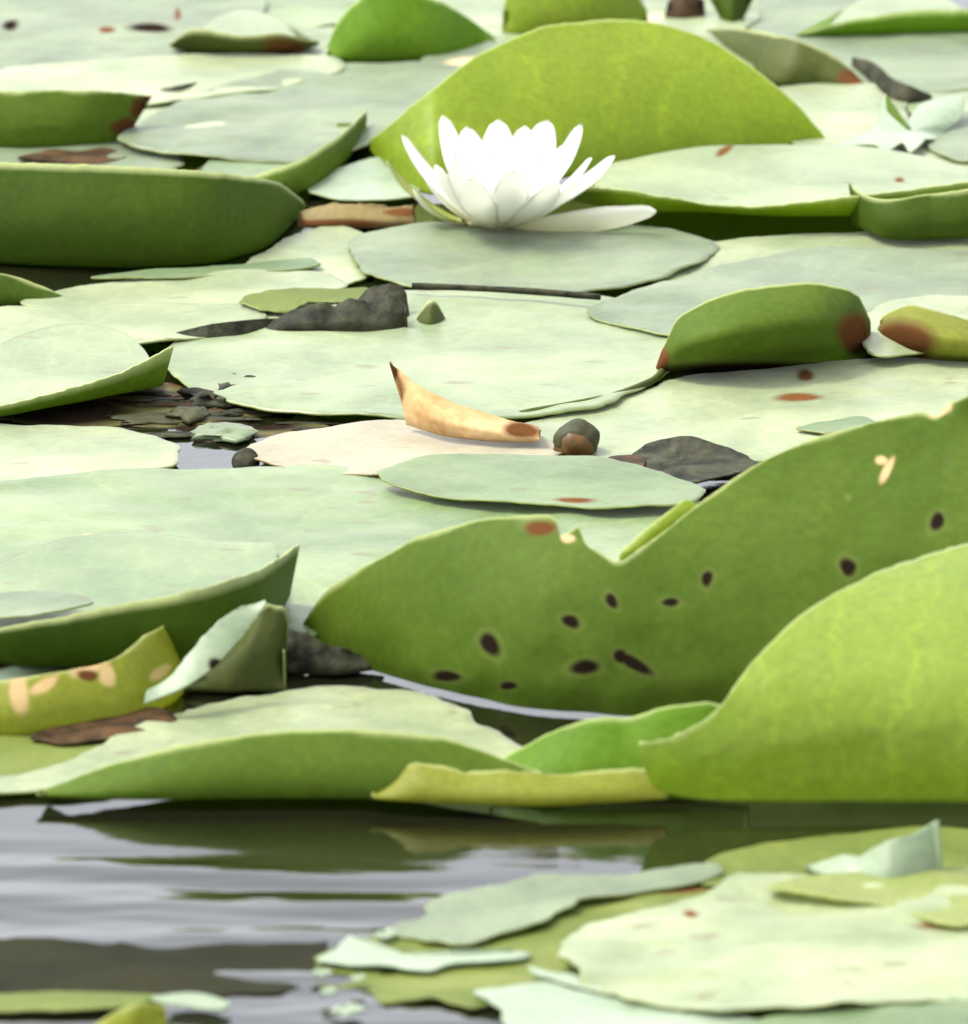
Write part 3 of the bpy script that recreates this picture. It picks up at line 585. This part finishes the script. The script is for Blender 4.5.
blob('lily_pad', 'large pale cream green lily pad filling the lower right corner',
     [(558,956),(572,934),(620,912),(690,894),(750,876),(850,880),(940,880),(1010,884),(1020,985),(940,998),(840,1006),(740,1012),(640,1000),(585,980)], 'cream', 'green', 6, N=300, M=60, edge=.002, wav=.0026,
     spots=[(690,914,8,4,'brown'),(645,984,40,8,'halo'),(880,892,90,10,'halo'),(945,926,34,3,'brown')])
blob('lily_pad', 'bluish grey pad fragment at the bottom edge in front of the pale cream green pad', [(472,994),(500,992),(545,986),(580,992),(620,998),(668,1002),(720,1010),(800,1034),(640,1046),(520,1036),(500,1008)], 'teal', 'silver', 3, edge=.002)
blob('lily_pad', 'mid green lily pad edge along the bottom right corner', [(700,1036),(780,1016),(880,1006),(1010,996),(1020,1060),(700,1060)], 'green', 'green', 4)
stand('lily_pad', 'torn whitish pad flap standing upright on the pale pad at lower right',
      [(812,872),(850,880),(890,887),(941,880)], [(806,867),(846,855),(858,856),(890,840),(905,836),(937,819)], 'silver', 'silver', 4, -8, face='top', z=4, wav=.002)
blob('lily_pad', 'yellowish flat pad piece beside the upright torn white flap, at the right edge', [(770,886),(830,872),(920,868),(1010,866),(1010,912),(960,924),(900,908),(830,898)], 'lime', 'yellow', 8)
blob('leaf_scrap', 'narrow white leaf scrap beside the lime tip at the bottom edge', [(150,998),(190,995),(235,1000),(220,1006),(180,1005)], 'silver', 'silver', 4, cat='leaf scrap', group=None, N=80, M=8, edge=.0016)
rnd = random.Random(5)
for k, (px, py, s) in enumerate([(322,972,.9),(345,1008,1.3),(326,992,.7),(358,978,.7),(384,936,.7)]):
    lab = ['tiny whitish plant scrap at the left tip of the olive half sunken pad', 'whitish plant scrap on the water at the bottom edge', 'pale plant scrap between two others at the bottom left of the olive pad', 'tiny pale plant scrap lying on the olive half sunken pad', 'tiny pale plant scrap where the grey wet pad meets the water'][k]
    a = rnd.uniform(0, 6)
    blob('plant_scrap', lab, [(px-9*s, py+1), (px-4*s, py-3*s), (px-1*s, py-1), (px+4*s, py-5*s), (px+10*s, py), (px+3*s, py+2*s), (px, py+4*s), (px-4*s, py+1)], 'silver', 'silver', 4, cat='plant scrap', group='pale plant scraps on the water', N=60, M=8, edge=.0012)

# ================================================================== THE FLOWER
def petal_mat():
    m = bpy.data.materials.new('white_petal'); m.use_nodes = True; nt = m.node_tree; N = nt.nodes; L = nt.links
    bs = N["Principled BSDF"]; bs.inputs["Base Color"].default_value = (.88, .88, .85, 1); bs.inputs["Roughness"].default_value = .5
    tc = N.new("ShaderNodeTexCoord"); sp = N.new("ShaderNodeSeparateXYZ"); L.new(tc.outputs["Object"], sp.inputs[0])
    mr = N.new("ShaderNodeMapRange"); mr.inputs[1].default_value = .001; mr.inputs[2].default_value = .016; L.new(sp.outputs["Z"], mr.inputs[0])
    mc = N.new("ShaderNodeMixRGB"); mc.inputs["Color1"].default_value = (.82, .78, .42, 1); mc.inputs["Color2"].default_value = (.90, .90, .87, 1)
    L.new(mr.outputs[0], mc.inputs["Fac"]); L.new(mc.outputs["Color"], bs.inputs["Base Color"])
    tr = N.new("ShaderNodeBsdfTranslucent"); tr.inputs["Color"].default_value = (.94, .94, .88, 1)
    ms = N.new("ShaderNodeMixShader"); ms.inputs[0].default_value = .45
    L.new(bs.outputs[0], ms.inputs[1]); L.new(tr.outputs[0], ms.inputs[2]); L.new(ms.outputs[0], N["Material Output"].inputs["Surface"])
    return m
PET = petal_mat()
SEP = leafmat('sepal_green', (.25,.30,.06), (.34,.38,.10), .2, (.6,.6,.2), rough=.5)
STM = leafmat('stamen_yellow', (.62,.42,.05), (.75,.55,.10), .1, (.7,.5,.1), rough=.6)
FC = gnd(497, 229, .004)
fl = bpy.data.objects.new('water_lily', None); COL.objects.link(fl); fl.location = FC
tag(fl, 'open white water lily flower floating in front of the large yellow green leaf', 'water lily')
def petal(tip, wpx, tb, name='petal', base=(497, 236), out=.35, mt=PET, mb=PET, cup=.3, sv=None):
    """a boat-shaped petal from the flower base to its tip; tb = depth row of the tip"""
    T = vert(tip[0], tip[1], tb)-FC; wd = wpx*.00039
    az = np.array([T[0], T[1], 0.]); l = np.linalg.norm(az)+1e-9; rad = az/l
    B = rad*.007 + np.array([(base[0]-497)*.00044, 0, 0]); B[2] = .001
    Cc = B*.5+T*.5; Cc = Cc+rad*out*np.linalg.norm(T-B)*.55; Cc[2] -= out*.25*np.linalg.norm(T-B)
    n, mcols = 22, 11; P = []
    for i in range(n):
        t = i/(n-1); q = (1-t)**2*B+2*t*(1-t)*Cc+t*t*T
        d = 2*(1-t)*(Cc-B)+2*t*(T-Cc); d /= np.linalg.norm(d)+1e-9
        side = np.cross(d, rad if abs(d@rad) < .97 else np.array([0, 0, 1.])); side = np.array(sv) if sv is not None else side; side /= np.linalg.norm(side)+1e-9
        inn = np.cross(side, d); inn = inn if (inn@(-rad)+inn[2]*.5) > 0 else -inn
        w = wd*.5*((.35+.65*min(1, t/.5)**.8) if t < .5 else math.sqrt(max(0, 1-((t-.5)/.5)**1.9))*(1-.12*(t-.5))) + .0004
        for j in range(mcols):
            s = j/(mcols-1)*2-1
            P.append(q+side*w*s+inn*(w*cup*s*s) + side*.0006*nz(q+s*.01, 90, tip[0]))
    P = np.array(P)
    quads = [(i*mcols+j, i*mcols+j+1, (i+1)*mcols+j+1, (i+1)*mcols+j) for i in range(n-1) for j in range(mcols-1)]
    loop = [j for j in range(mcols)][::-1]+[i*mcols for i in range(1, n)]+[(n-1)*mcols+j for j in range(1, mcols)]+[i*mcols+mcols-1 for i in range(n-2, 0, -1)]
    me_o = sheet(name, P, quads, loop, mt, mb, .0007, (), fl, origin=np.zeros(3))
    return me_o
for tip, w, tb in [((402,135),30,226),((443,116),38,218),((467,127),44,214),((498,120),50,216),((525,126),44,214),((548,120),56,216),((582,124),34,220),((592,158),40,236),((615,156),42,228),
                   ((470,136),46,244),((520,136),52,246),((562,146),50,242),((435,165),40,246),((455,156),48,252),((490,152),54,256),((542,158),54,254),((584,176),44,250),((424,178),34,240),((515,170),50,260),((470,178),46,260),((556,182),48,258)]:
    petal(tip, w, tb)
petal((656,211), 34, 246, out=.12, sv=(0, -.35, .94))
petal((386,160), 24, 228, 'sepal', base=(480,236), out=.45, mb=SEP)
petal((412,188), 50, 240, 'sepal', base=(490,238), out=.6, mb=SEP)
V = []; F = []
for k in range(46):
    a = k*2.39996; rr = .004+.009*math.sqrt(k/46); h = .022-.006*(k/46); u = np.array([math.cos(a), math.sin(a), 0])
    b0 = u*rr*.5; t0 = u*rr*1.3+np.array([0, 0, h]); s = np.array([-u[1], u[0], 0])*.0011; e = len(V)
    for q in (b0-s, b0+s, b0+u*.0016): V.append(tuple(q+np.array([0, 0, .003])))
    for q in (t0-s*.8, t0+s*.8, t0+u*.0014): V.append(tuple(q))
    F += [(e, e+1, e+4, e+3), (e+1, e+2, e+5, e+4), (e+2, e, e+3, e+5), (e+3, e+4, e+5)]
me = bpy.data.meshes.new('stamens'); me.from_pydata(V, [], F); me.materials.append(STM); link('stamens', me, fl)
